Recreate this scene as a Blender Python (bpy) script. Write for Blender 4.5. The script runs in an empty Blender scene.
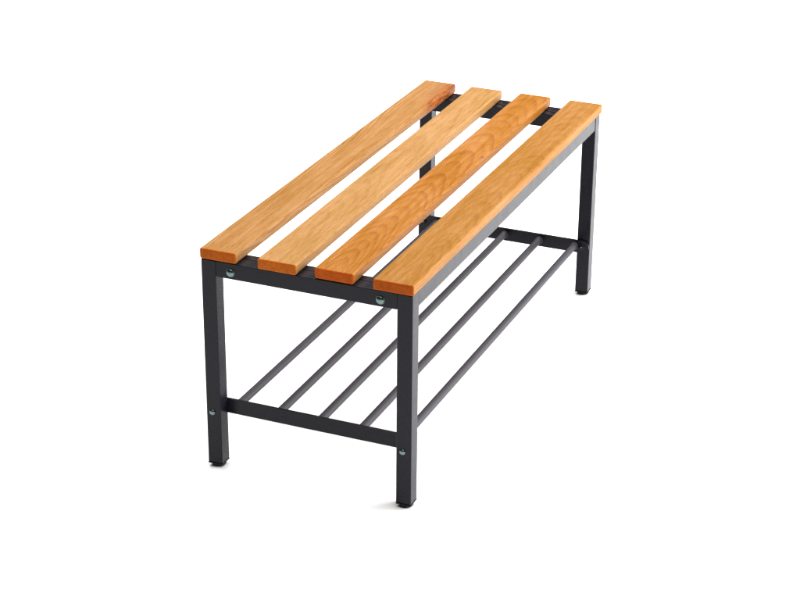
import bpy, bmesh, math, random
from mathutils import Vector, Matrix

S = bpy.context.scene
COL = S.collection

# ------------------------------------------------------------------ camera
cam_d = bpy.data.cameras.new('camera')
cam = bpy.data.objects.new('camera', cam_d); COL.objects.link(cam)
cam_d.sensor_width = 36.0
cam_d.lens = 1957.73 / 800 * 36.0
cam_d.clip_start = 0.05; cam_d.clip_end = 500
Rm = [[0.9208821669898597, 0.38978347191733304, 0.006699219358809488],
      [0.16718883423430925, -0.37935106883257497, -0.9100223405395038],
      [-0.3521703113939624, 0.8391433796400312, -0.41450507859009034]]
cam.matrix_world = Matrix((
    (Rm[0][0], -Rm[1][0], -Rm[2][0], 1.4881409),
    (Rm[0][1], -Rm[1][1], -Rm[2][1], -2.67260269),
    (Rm[0][2], -Rm[1][2], -Rm[2][2], 1.28087455),
    (0, 0, 0, 1)))
S.camera = cam

# ------------------------------------------------------------------ light
w = bpy.data.worlds.new('World'); S.world = w; w.use_nodes = True
bg = w.node_tree.nodes['Background']
bg.inputs['Color'].default_value = (1, 1, 1, 1)
bg.inputs['Strength'].default_value = 0.05

def area(name, loc, target, sx, sy, power, color=(1, 1, 1)):
    d = bpy.data.lights.new(name, 'AREA'); d.shape = 'RECTANGLE'
    d.size = sx; d.size_y = sy; d.energy = power; d.color = color
    o = bpy.data.objects.new(name, d); COL.objects.link(o)
    o.location = loc
    o.rotation_euler = (Vector(target) - Vector(loc)).to_track_quat('-Z', 'Y').to_euler()
    return o
area('overhead_softbox', (0.4, 2.7, 4.6), (0.3, 2.5, -0.4), 8.0, 8.0, 1100)
area('side_softbox', (4.3, 2.6, 1.1), (0.3, 0.5, -0.2), 3.8, 2.8, 510, (0.99, 0.985, 1.0))

S.view_settings.view_transform = 'Standard'
S.view_settings.look = 'None'
S.view_settings.exposure = 0
S.view_settings.gamma = 1

# ------------------------------------------------------------------ node helpers
def new_mat(name):
    m = bpy.data.materials.new(name); m.use_nodes = True
    nt = m.node_tree
    return m, nt, nt.nodes['Principled BSDF']
class G:
    """tiny node-graph helper"""
    def __init__(s, nt): s.nt = nt
    def n(s, t, **kw):
        nd = s.nt.nodes.new(t)
        for k, v in kw.items(): setattr(nd, k, v)
        return nd
    def link(s, a, b): s.nt.links.new(a, b)
    def put(s, sock, v):
        if isinstance(v, bpy.types.NodeSocket): s.link(v, sock)
        else: sock.default_value = v
    def m(s, op, a, b=0.0, c=None, clamp=False):
        nd = s.n('ShaderNodeMath', operation=op, use_clamp=clamp)
        s.put(nd.inputs[0], a); s.put(nd.inputs[1], b)
        if c is not None: s.put(nd.inputs[2], c)
        return nd.outputs[0]
    def xyz(s, x, y, z):
        nd = s.n('ShaderNodeCombineXYZ')
        s.put(nd.inputs[0], x); s.put(nd.inputs[1], y); s.put(nd.inputs[2], z)
        return nd.outputs[0]
    def noise(s, vec, scale, detail=2.0, rough=0.5, dist=0.0):
        nd = s.n('ShaderNodeTexNoise'); s.link(vec, nd.inputs['Vector'])
        nd.inputs['Scale'].default_value = scale; nd.inputs['Detail'].default_value = detail
        nd.inputs['Roughness'].default_value = rough; nd.inputs['Distortion'].default_value = dist
        return nd.outputs['Fac']
    def ss(s, v, lo, hi, a=0.0, b=1.0):
        nd = s.n('ShaderNodeMapRange', interpolation_type='SMOOTHSTEP')
        s.put(nd.inputs[0], v); nd.inputs[1].default_value = lo; nd.inputs[2].default_value = hi
        nd.inputs[3].default_value = a; nd.inputs[4].default_value = b
        return nd.outputs[0]
    def mix(s, f, a, b, mode='MIX'):
        nd = s.n('ShaderNodeMix', data_type='RGBA', blend_type=mode)
        s.put(nd.inputs[0], f)
        for sock, v in ((nd.inputs[6], a), (nd.inputs[7], b)):
            if isinstance(v, tuple): v = (*v[:3], 1)
            s.put(sock, v)
        return nd.outputs[2]

# ------------------------------------------------------------------ materials
def wood(name, base, late, xc, d0, slope, spacing, ring_amt, seed, wob=0.010, stain=False, knot=None, end=False):
    """Beech-like board sawn out of a log: rings are cylinders round a tilted, wavering pith
    that runs below the board, so the faces show cathedrals and the ends show arcs."""
    m, nt, bs = new_mat(name); g = G(nt)
    tc = g.n('ShaderNodeTexCoord')
    sep = g.n('ShaderNodeSeparateXYZ'); g.link(tc.outputs['Object'], sep.inputs[0])
    X, Y, Z = sep.outputs
    # wavering of the pith along the board
    ya = g.m('ADD', g.m('MULTIPLY', Y, 3.1), seed)
    n1 = g.noise(g.xyz(0.0, ya, seed * 1.7), 1.0, 1.0)
    n2 = g.noise(g.xyz(seed, g.m('MULTIPLY', ya, 1.0), 4.0), 1.3, 1.0)
    lo = g.noise(g.xyz(g.m('MULTIPLY', X, 16.0), g.m('MULTIPLY', Y, 5.0), g.m('ADD', g.m('MULTIPLY', Z, 16.0), seed)), 1.0, 2.0)
    depth = g.m('ADD', g.m('ADD', d0, g.m('MULTIPLY', Y, slope)), g.m('MULTIPLY', g.m('SUBTRACT', n1, 0.5), 0.022))
    dx = g.m('ADD', g.m('SUBTRACT', X, xc), g.m('MULTIPLY', g.m('SUBTRACT', n2, 0.5), 0.02))
    dz = g.m('ADD', Z, depth)
    r = g.m('SQRT', g.m('ADD', g.m('MULTIPLY', dx, dx), g.m('MULTIPLY', dz, dz)))
    r = g.m('ADD', r, g.m('MULTIPLY', g.m('SUBTRACT', lo, 0.5), wob))
    t = g.m('DIVIDE', r, spacing)
    saw = g.m('FRACT', t)
    ringid = g.m('FLOOR', t)
    # rings get darker slowly and stop a little softly
    ring = g.m('MULTIPLY', g.ss(saw, 0.30, 0.90), g.ss(saw, 0.90, 1.0, 1.0, 0.0))
    wn = g.n('ShaderNodeTexWhiteNoise', noise_dimensions='1D'); g.put(wn.inputs['W'], ringid)
    ring = g.m('MULTIPLY', ring, g.m('ADD', g.m('MULTIPLY', wn.outputs[0], 0.7), 0.45))
    # fibres, flecks and pores, drawn out along the board
    fib = g.noise(g.xyz(g.m('MULTIPLY', X, 520.0), g.m('MULTIPLY', Y, 14.0), g.m('ADD', g.m('MULTIPLY', Z, 520.0), seed)), 1.0, 3.0, 0.65)
    fib2 = g.noise(g.xyz(g.m('MULTIPLY', X, 120.0), g.m('MULTIPLY', Y, 5.0), g.m('ADD', g.m('MULTIPLY', Z, 120.0), seed)), 1.0, 3.0, 0.6)
    fleck = g.noise(g.xyz(g.m('MULTIPLY', X, 950.0), g.m('MULTIPLY', Y, 55.0), g.m('MULTIPLY', Z, 950.0)), 1.0, 1.0)
    blot = g.noise(g.xyz(g.m('MULTIPLY', X, 20.0), g.m('MULTIPLY', Y, 7.0), g.m('ADD', g.m('MULTIPLY', Z, 20.0), seed * 3)), 1.0, 3.0, 0.55)
    c = g.mix(g.m('MULTIPLY', ring, 0.7 if end else ring_amt), base, late)
    v = g.m('ADD', g.m('MULTIPLY', g.m('SUBTRACT', fib, 0.5), 0.62), g.m('MULTIPLY', g.m('SUBTRACT', fib2, 0.5), 0.55))
    v = g.m('ADD', v, g.m('MULTIPLY', g.m('SUBTRACT', blot, 0.5), 0.34))
    v = g.m('SUBTRACT', v, g.ss(fleck, 0.56, 0.72, 0.0, 0.22))
    v = g.m('ADD', v, 1.0)
    hs = g.n('ShaderNodeHueSaturation'); g.link(c, hs.inputs['Color']); g.link(v, hs.inputs['Value'])
    # darker streaks are redder too
    g.link(g.m('SUBTRACT', 1.0, g.m('MULTIPLY', g.m('SUBTRACT', v, 1.0), 0.45)), hs.inputs['Saturation'])
    c = hs.outputs[0]
    if stain:   # reddish heartwood streak at the far end, by the inner edge
        px = g.m('ADD', X, g.m('MULTIPLY', g.m('SUBTRACT', fib2, 0.5), 0.03))
        ny = g.noise(g.xyz(g.m('MULTIPLY', X, 40.0), g.m('MULTIPLY', Y, 11.0), 3.0), 1.0, 4.0, 0.6)
        py = g.m('ADD', Y, g.m('MULTIPLY', g.m('SUBTRACT', ny, 0.5), 0.16))
        a = g.m('MULTIPLY', g.ss(px, 0.052, 0.0665), g.m('MULTIPLY', g.ss(py, 0.80, 0.90), g.ss(py, 0.985, 1.03, 1.0, 0.35)))
        c = g.mix(g.m('MULTIPLY', a, g.ss(ny, 0.30, 0.6, 0.6, 1.0)), c, g.mix(g.ss(g.noise(g.xyz(g.m('MULTIPLY', X, 170.0), g.m('MULTIPLY', Y, 28.0), g.m('MULTIPLY', Z, 160.0)), 1.0, 3.0, 0.6), 0.40, 0.62), (0.36, 0.085, 0.006), (0.11, 0.020, 0.002)))
        b = g.m('MULTIPLY', g.ss(px, 0.020, 0.05), g.m('MULTIPLY', g.ss(py, 0.80, 0.93), g.ss(ny, 0.40, 0.60)))
        c = g.mix(g.m('MULTIPLY', b, 0.55), c, (0.22, 0.085, 0.032))
    if knot:
        kx = g.m('DIVIDE', g.m('SUBTRACT', X, knot[0]), 0.0022)
        ky = g.m('DIVIDE', g.m('SUBTRACT', Y, knot[1]), 0.0060)
        kr = g.m('SQRT', g.m('ADD', g.m('MULTIPLY', kx, kx), g.m('MULTIPLY', ky, ky)))
        kr = g.m('ADD', kr, g.m('MULTIPLY', g.m('SUBTRACT', fib, 0.5), 1.5))
        c = g.mix(g.ss(kr, 0.6, 1.5, 0.85, 0.0), c, (0.10, 0.025, 0.008))
        c = g.mix(g.ss(kr, 1.2, 4.5, 0.30, 0.0), c, (0.26, 0.09, 0.028))
    if end:   # sawn end grain drinks the oil and turns darker and redder
        c = g.mix(1.0, c, (1.40, 0.62, 0.08), 'MULTIPLY')
    g.link(c, bs.inputs['Base Color'])
    g.link(g.m('ADD', 0.38, g.m('MULTIPLY', fib, 0.18)), bs.inputs['Roughness'])
    bs.inputs['IOR'].default_value = 1.17
    bp = g.n('ShaderNodeBump'); bp.inputs['Strength'].default_value = 0.18; bp.inputs['Distance'].default_value = 0.0006
    g.link(g.m('ADD', fib, g.m('MULTIPLY', ring, -0.3)), bp.inputs['Height']); g.link(bp.outputs[0], bs.inputs['Normal'])
    return m

def powder(name, col, rough=0.36, ior=1.32):
    m, nt, bs = new_mat(name); g = G(nt)
    tc = g.n('ShaderNodeTexCoord'); o = tc.outputs['Object']
    big = g.noise(o, 9.0, 4.0, 0.6); fine = g.noise(o, 900.0, 2.0, 0.6); sm = g.noise(o, 45.0, 4.0, 0.65)
    v = g.m('ADD', 0.72, g.m('ADD', g.m('MULTIPLY', big, 0.32), g.m('MULTIPLY', sm, 0.24)))
    hs = g.n('ShaderNodeHueSaturation'); hs.inputs['Color'].default_value = (*col, 1); g.link(v, hs.inputs['Value'])
    g.link(hs.outputs[0], bs.inputs['Base Color'])
    g.link(g.m('ADD', rough - 0.12, g.m('MULTIPLY', sm, 0.24)), bs.inputs['Roughness'])
    bs.inputs['IOR'].default_value = ior
    bp = g.n('ShaderNodeBump'); bp.inputs['Strength'].default_value = 0.05; bp.inputs['Distance'].default_value = 0.0004
    g.link(g.m('ADD', fine, sm), bp.inputs['Height']); g.link(bp.outputs[0], bs.inputs['Normal'])
    return m

M_metal = powder('anthracite_powder_coat', (0.0082, 0.0078, 0.0122), 0.28, 1.24)
M_rod = powder('anthracite_rod_coat', (0.041, 0.038, 0.045), 0.50, 1.25)

m, nt, bs = new_mat('galvanised_steel'); M_zinc = m; g = G(nt)
tc = g.n('ShaderNodeTexCoord')
nz = g.noise(tc.outputs['Object'], 300.0, 3.0)
c = g.mix(nz, (0.085, 0.130, 0.125), (0.16, 0.22, 0.21)); g.link(c, bs.inputs['Base Color'])
bs.inputs['Metallic'].default_value = 1.0; bs.inputs['Roughness'].default_value = 0.27

m, nt, bs = new_mat('black_plastic'); M_plastic = m; g = G(nt)
tc = g.n('ShaderNodeTexCoord'); nz = g.noise(tc.outputs['Object'], 120.0, 3.0)
c = g.mix(nz, (0.003, 0.003, 0.003), (0.008, 0.008, 0.009)); g.link(c, bs.inputs['Base Color'])
bs.inputs['Roughness'].default_value = 0.55; bs.inputs['IOR'].default_value = 1.25

m, nt, bs = new_mat('white_studio_floor'); M_floor = m; g = G(nt)
tc = g.n('ShaderNodeTexCoord'); nz = g.noise(tc.outputs['Object'], 1.5, 3.0)
c = g.mix(nz, (0.935, 0.935, 0.93), (0.955, 0.955, 0.95)); g.link(c, bs.inputs['Base Color'])
bs.inputs['Roughness'].default_value = 0.9; bs.inputs['IOR'].default_value = 1.2

# ------------------------------------------------------------------ mesh helpers
def finish(name, bm, mat, parent, loc, smooth=True):
    me = bpy.data.meshes.new(name); bmesh.ops.recalc_face_normals(bm, faces=bm.faces); bm.to_mesh(me); bm.free()
    me.materials.append(mat)
    if smooth:
        for p in me.polygons: p.use_smooth = True
        try: me.set_sharp_from_angle(angle=math.radians(50))
        except Exception: pass
    o = bpy.data.objects.new(name, me); COL.objects.link(o)
    o.location = loc
    if parent: o.parent = parent
    if smooth:
        wn = o.modifiers.new('weighted_normals', 'WEIGHTED_NORMAL'); wn.keep_sharp = True; wn.weight = 80
    return o
def box_bm(x0, x1, y0, y1, z0, z1, bevel=0.0, seg=2):
    bm = bmesh.new()
    vs = [bm.verts.new((x, y, z)) for z in (z0, z1) for x, y in ((x0, y0), (x1, y0), (x1, y1), (x0, y1))]
    for f in ((3, 2, 1, 0), (4, 5, 6, 7), (0, 1, 5, 4), (1, 2, 6, 5), (2, 3, 7, 6), (3, 0, 4, 7)):
        bm.faces.new([vs[i] for i in f])
    if bevel:
        bmesh.ops.bevel(bm, geom=bm.edges[:], offset=bevel, segments=seg, affect='EDGES', profile=0.5)
    return bm
def join(bm, other):
    me = bpy.data.meshes.new('tmp'); other.to_mesh(me); other.free(); bm.from_mesh(me); bpy.data.meshes.remove(me)
def lathe(bm, profile, axis, centre, seg=32):
    """profile: (radius, height) pairs; axis is the unit direction of the height"""
    a = Vector(axis); u = a.orthogonal().normalized(); v = a.cross(u)
    rings = []
    for r, h in profile:
        c = Vector(centre) + a * h
        if r < 1e-6: rings.append([bm.verts.new(c)])
        else: rings.append([bm.verts.new(c + (u * math.cos(2 * math.pi * k / seg) + v * math.sin(2 * math.pi * k / seg)) * r) for k in range(seg)])
    for A, B in zip(rings, rings[1:]):
        for k in range(seg):
            k2 = (k + 1) % seg
            q = [A[k % len(A)], A[k2 % len(A)], B[k2 % len(B)], B[k % len(B)]]
            q = list(dict.fromkeys(q))
            if len(q) >= 3: bm.faces.new(q)

# ------------------------------------------------------------------ dimensions (metres; slat tops at z = ZT)
ZT = 0.0
T = 0.0189
LEG_B = -0.4094
GROUND = -0.4185
XL, XR = 0.0006, 0.3886
SQ = 0.0277
YN, YF = 0.0006, 0.9985
FR_T, FR_B = -T - 0.0004, -0.0487

# ------------------------------------------------------------------ floor
bm = bmesh.new()
for v in ((-40, -40, 0), (40, -40, 0), (40, 40, 0), (-40, 40, 0)): bm.verts.new(v)
bm.verts.ensure_lookup_table(); bm.faces.new(bm.verts[:])
fl = finish('floor', bm, M_floor, None, (0, 0, GROUND), False); fl['kind'] = 'structure'

# ------------------------------------------------------------------ the bench
bench = bpy.data.objects.new('slatted_bench', None); COL.objects.link(bench)
bench.location = (0.195, 0.5, GROUND); bench.empty_display_size = 0.2
bench['label'] = 'wooden slatted changing room bench with dark grey steel frame and lower shelf of rods'
bench['category'] = 'bench'
O = Vector(bench.location)
def part(name, bm, mat, origin, parent=None, smooth=True):
    """bm is built in coordinates local to origin (world)"""
    if parent is None: return finish(name, bm, mat, bench, Vector(origin) - O, smooth)
    return finish(name, bm, mat, parent, Vector(origin) - WORLD[parent.name], smooth)
WORLD = {}
def reg(o, origin): WORLD[o.name] = Vector(origin); return o

# --- slats: corners (x at near end, x at far end, y near, y far, width)
slats = [
    # x0n,    x1n,    x0f,    x1f,    yn,      yf
    (-0.0005, 0.0672, 0.0006, 0.0690, 0.0000, 1.0020),
    (0.1092, 0.1795, 0.1052, 0.1737, -0.0020, 1.0005),
    (0.2125, 0.2820, 0.2140, 0.2806, 0.0018, 1.0005),
    (0.3190, 0.3905, 0.3222, 0.3912, -0.0018, 1.0000)]
wood_args = [
    (('slat_wood_amber', (0.292, 0.144, 0.045), (0.229, 0.098, 0.024), -0.012, 0.030, 0.030, 0.0034, 1.0, 2.3, 0.004), dict(stain=True)),
    (('slat_wood_pale', (0.310, 0.162, 0.055), (0.269, 0.127, 0.037), 0.020, 0.026, 0.075, 0.0056, 0.45, 7.9, 0.004), {}),
    (('slat_wood_rosy', (0.286, 0.113, 0.018), (0.218, 0.072, 0.009), 0.032, 0.025, 0.090, 0.0046, 0.72, 13.1, 0.003), dict(knot=(0.0655, 0.607))),
    (('slat_wood_golden', (0.262, 0.114, 0.021), (0.209, 0.080, 0.013), 0.052, 0.024, 0.085, 0.0040, 0.52, 21.7, 0.005), {})]
woods = [(wood(*a, **k), wood(a[0] + '_end_grain', *a[1:], end=True)) for a, k in wood_args]
slat_lab = ['orange brown wooden slat with a dark red streak at its far end',
            'palest wooden slat with faint grain',
            'wooden slat with arched grain and a small dark knot',
            'golden wooden slat above the bright side rail']
for (a0, a1, b0, b1, yn, yf), mt, lb in zip(slats, woods, slat_lab):
    bm = bmesh.new()
    n = 12
    rows = []
    for k in range(n + 1):
        u = k / n; y = yn - 0.0008 + (yf - yn + 0.0016) * u
        x0 = a0 + (b0 - a0) * u; x1 = a1 + (b1 - a1) * u
        rows.append([bm.verts.new((x - a0, y, z)) for x, z in ((x0 - 0.0006, -T), (x1 + 0.0006, -T), (x1 + 0.0006, 0.0003), (x0 - 0.0006, 0.0003))])
    for A, B in zip(rows, rows[1:]):
        for i in range(4): bm.faces.new((A[i], A[(i + 1) % 4], B[(i + 1) % 4], B[i]))
    bm.faces.new(rows[0]); bm.faces.new(rows[-1])
    bmesh.ops.recalc_face_normals(bm, faces=bm.faces[:]); bm.normal_update(); bm.edges.ensure_lookup_table()
    sharp = [e for e in bm.edges if len(e.link_faces) == 2 and e.link_faces[0].normal.length >= 0 and e.calc_face_angle(0) > 1.0]
    bmesh.ops.bevel(bm, geom=sharp, offset=0.0034, segments=5, affect='EDGES', profile=0.5)
    o = part('slat', bm, mt[0], (a0, 0, ZT))
    o.data.materials.append(mt[1])
    for p in o.data.polygons:
        if p.normal.y < -0.3 or p.normal.y > 0.8: p.material_index = 1
    o['label'] = lb

# --- legs with plastic foot caps and bolts
def dome(bm, c, axis, r, h):
    pr = [(r * 1.0, 0.0), (r, h * 0.12)] + [(r * math.cos(t), h * 0.12 + h * 0.88 * math.sin(t)) for t in [math.pi / 2 * k / 8 for k in range(1, 8)]] + [(0, h)]
    lathe(bm, pr, axis, c, 28)
def leg(x0, y0, near):
    cx, cy = x0 + SQ / 2, y0 + SQ / 2
    org = (cx, cy, LEG_B)
    h = SQ / 2
    bm = box_bm(-h, h, -h, h, 0, FR_T - LEG_B, 0.0016, 3)
    L = reg(part('leg', bm, M_metal, org), org)
    # square flange slightly proud of nothing, then the round glide below it
    bm = box_bm(-h - 0.0002, h + 0.0002, -h - 0.0002, h + 0.0002, -0.0028, -0.0002, 0.0008, 2)
    lathe(bm, [(0, -0.0024), (0.0122, -0.0024), (0.0128, -0.0040), (0.0126, -0.0070), (0.0108, -0.0091), (0, -0.0091)], (0, 0, 1), (0, 0, 0), 32)
    part('foot_cap', bm, M_plastic, org, L)
    # shelf bolt
    bz = -0.3094 - LEG_B
    bm = bmesh.new(); s = -1 if near else 1
    dome(bm, (0, 0, 0), (0, s, 0), 0.0056, 0.0036)
    part('bolt', bm, M_zinc, (cx - 0.002, cy + s * (h + 0.0001), LEG_B + bz), L)
    return L
for x0 in (XL, XR - SQ):
    leg(x0, YN, True)
    leg(x0, YF - SQ, False)

# --- end cross bars between the legs, slat bearers behind them, side rails
for y0, s in ((YN, 1), (YF - SQ, -1)):
    ox = XL + SQ + 0.0001; wx = XR - XL - 2 * SQ - 0.0002
    bm = box_bm(0, wx, 0, SQ - 0.0004, 0, FR_T - FR_B, 0.0014, 3)
    org = (ox, y0 + 0.0003, FR_B)
    cb = reg(part('crossbar', bm, M_metal, org), org)
    for bx in (0.0563, 0.3312):
        bm = bmesh.new()
        # washer face, domed head
        lathe(bm, [(0, 0), (0.0078, 0), (0.0078, 0.0008), (0.0070, 0.0011), (0, 0.0011)], (0, -s, 0), (0, 0, 0), 32)
        dome(bm, (0, -0.001 * s, 0), (0, -s, 0), 0.0072, 0.0043)
        part('bolt', bm, M_zinc, (bx, y0 + 0.0003 if s == 1 else y0 + SQ - 0.0001, -0.0360), cb)
    yb = y0 + SQ + 0.0016 if s == 1 else y0 - 0.0196
    bm = box_bm(0, XR - XL - 2 * SQ - 0.002, 0, 0.018, 0, 0.0292, 0.0016, 3)
    part('slat_bearer', bm, M_metal, (XL + SQ + 0.001, yb, FR_T - 0.0294))
for x0 in (XL + 0.0008, XR - SQ + 0.0002):
    bm = box_bm(0, SQ - 0.0010, 0, YF - YN - 2 * SQ - 0.0010, 0, FR_T - FR_B, 0.0014, 3)
    part('side_rail', bm, M_metal, (x0, YN + SQ + 0.0005, FR_B))

# --- shelf: flat end bars with rounded ends bolted inside the legs, five round rods
BZ0, BZ1 = -0.3200, -0.2925
def strap(y0, y1, xb):
    bm = bmesh.new(); r = (BZ1 - BZ0) / 2; pts = []
    xa = XL + 0.0133
    for k in range(13):
        t = -math.pi / 2 + math.pi * k / 12; pts.append((xb + r * math.cos(t) * 0.93, r * math.sin(t)))
    for k in range(13):
        t = math.pi / 2 + math.pi * k / 12; pts.append((xa + r * math.cos(t) * 0.93, r * math.sin(t)))
    A = [bm.verts.new((x, y0, z)) for x, z in pts]; B = [bm.verts.new((x, y1, z)) for x, z in pts]
    bm.faces.new(A); bm.faces.new(B[::-1])
    for i in range(len(pts)):
        j = (i + 1) % len(pts); bm.faces.new((A[i], A[j], B[j], B[i]))
    ed = [e for e in bm.edges if len(e.link_faces) == 2 and abs(e.verts[0].co.y - e.verts[1].co.y) < 1e-6]
    bmesh.ops.bevel(bm, geom=ed, offset=0.0007, segments=2, affect='EDGES')
    return bm
zc = (BZ0 + BZ1) / 2
NB0, NB1 = YN + SQ + 0.0003, YN + SQ + 0.0050
FB0, FB1 = YF - SQ - 0.0050, YF - SQ - 0.0003
for y0, y1, s in ((NB0, NB1, 1), (FB0, FB1, -1)):
    bm = strap(0, y1 - y0, XR - (0.0185 if s == 1 else 0.0133))
    org = (0, y0, zc)
    sb = reg(part('shelf_bar', bm, M_metal, org), org)
    for bx in (XL + SQ / 2, XR - (0.0185 if s == 1 else SQ / 2 + 0.002)):
        bm = bmesh.new(); y = (y1 if s == 1 else y0)
        lathe(bm, [(0.0026, 0), (0.0072, 0), (0.0074, 0.0012), (0.0058, 0.0030), (0.0036, 0.0034), (0.0034, 0.0012), (0, 0.0012)], (0, s, 0), (0, 0, 0), 28)
        part('nut', bm, M_plastic, (bx, y, zc), sb)
        bm = bmesh.new(); dome(bm, (0, 0, 0), (0, s, 0), 0.0028, 0.0018)
        part('bolt', bm, M_zinc, (bx, y + 0.0012 * s, zc), sb)
RR = 0.0073
for k in range(5):
    x = 0.0445 + 0.0780 * k
    y0, y1 = NB1 + 0.0001, FB0 - 0.0001
    bm = bmesh.new()
    L = y1 - y0
    prof = [(0, 0), (RR * 0.98, 0)]
    N = 24
    for i in range(N + 1):
        u = i / N; prof.append((RR, 0.002 + (L - 0.009) * u))
    prof += [(RR * 1.04, L - 0.005), (RR * 1.16, L - 0.0025), (RR * 1.30, L - 0.0004), (RR * 1.2, L), (0, L)]   # weld collar
    lathe(bm, prof, (0, 1, 0), (0, 0, 0), 28)
    rng = random.Random(k)
    part('shelf_rod', bm, M_rod, (x, y0, -0.3060))
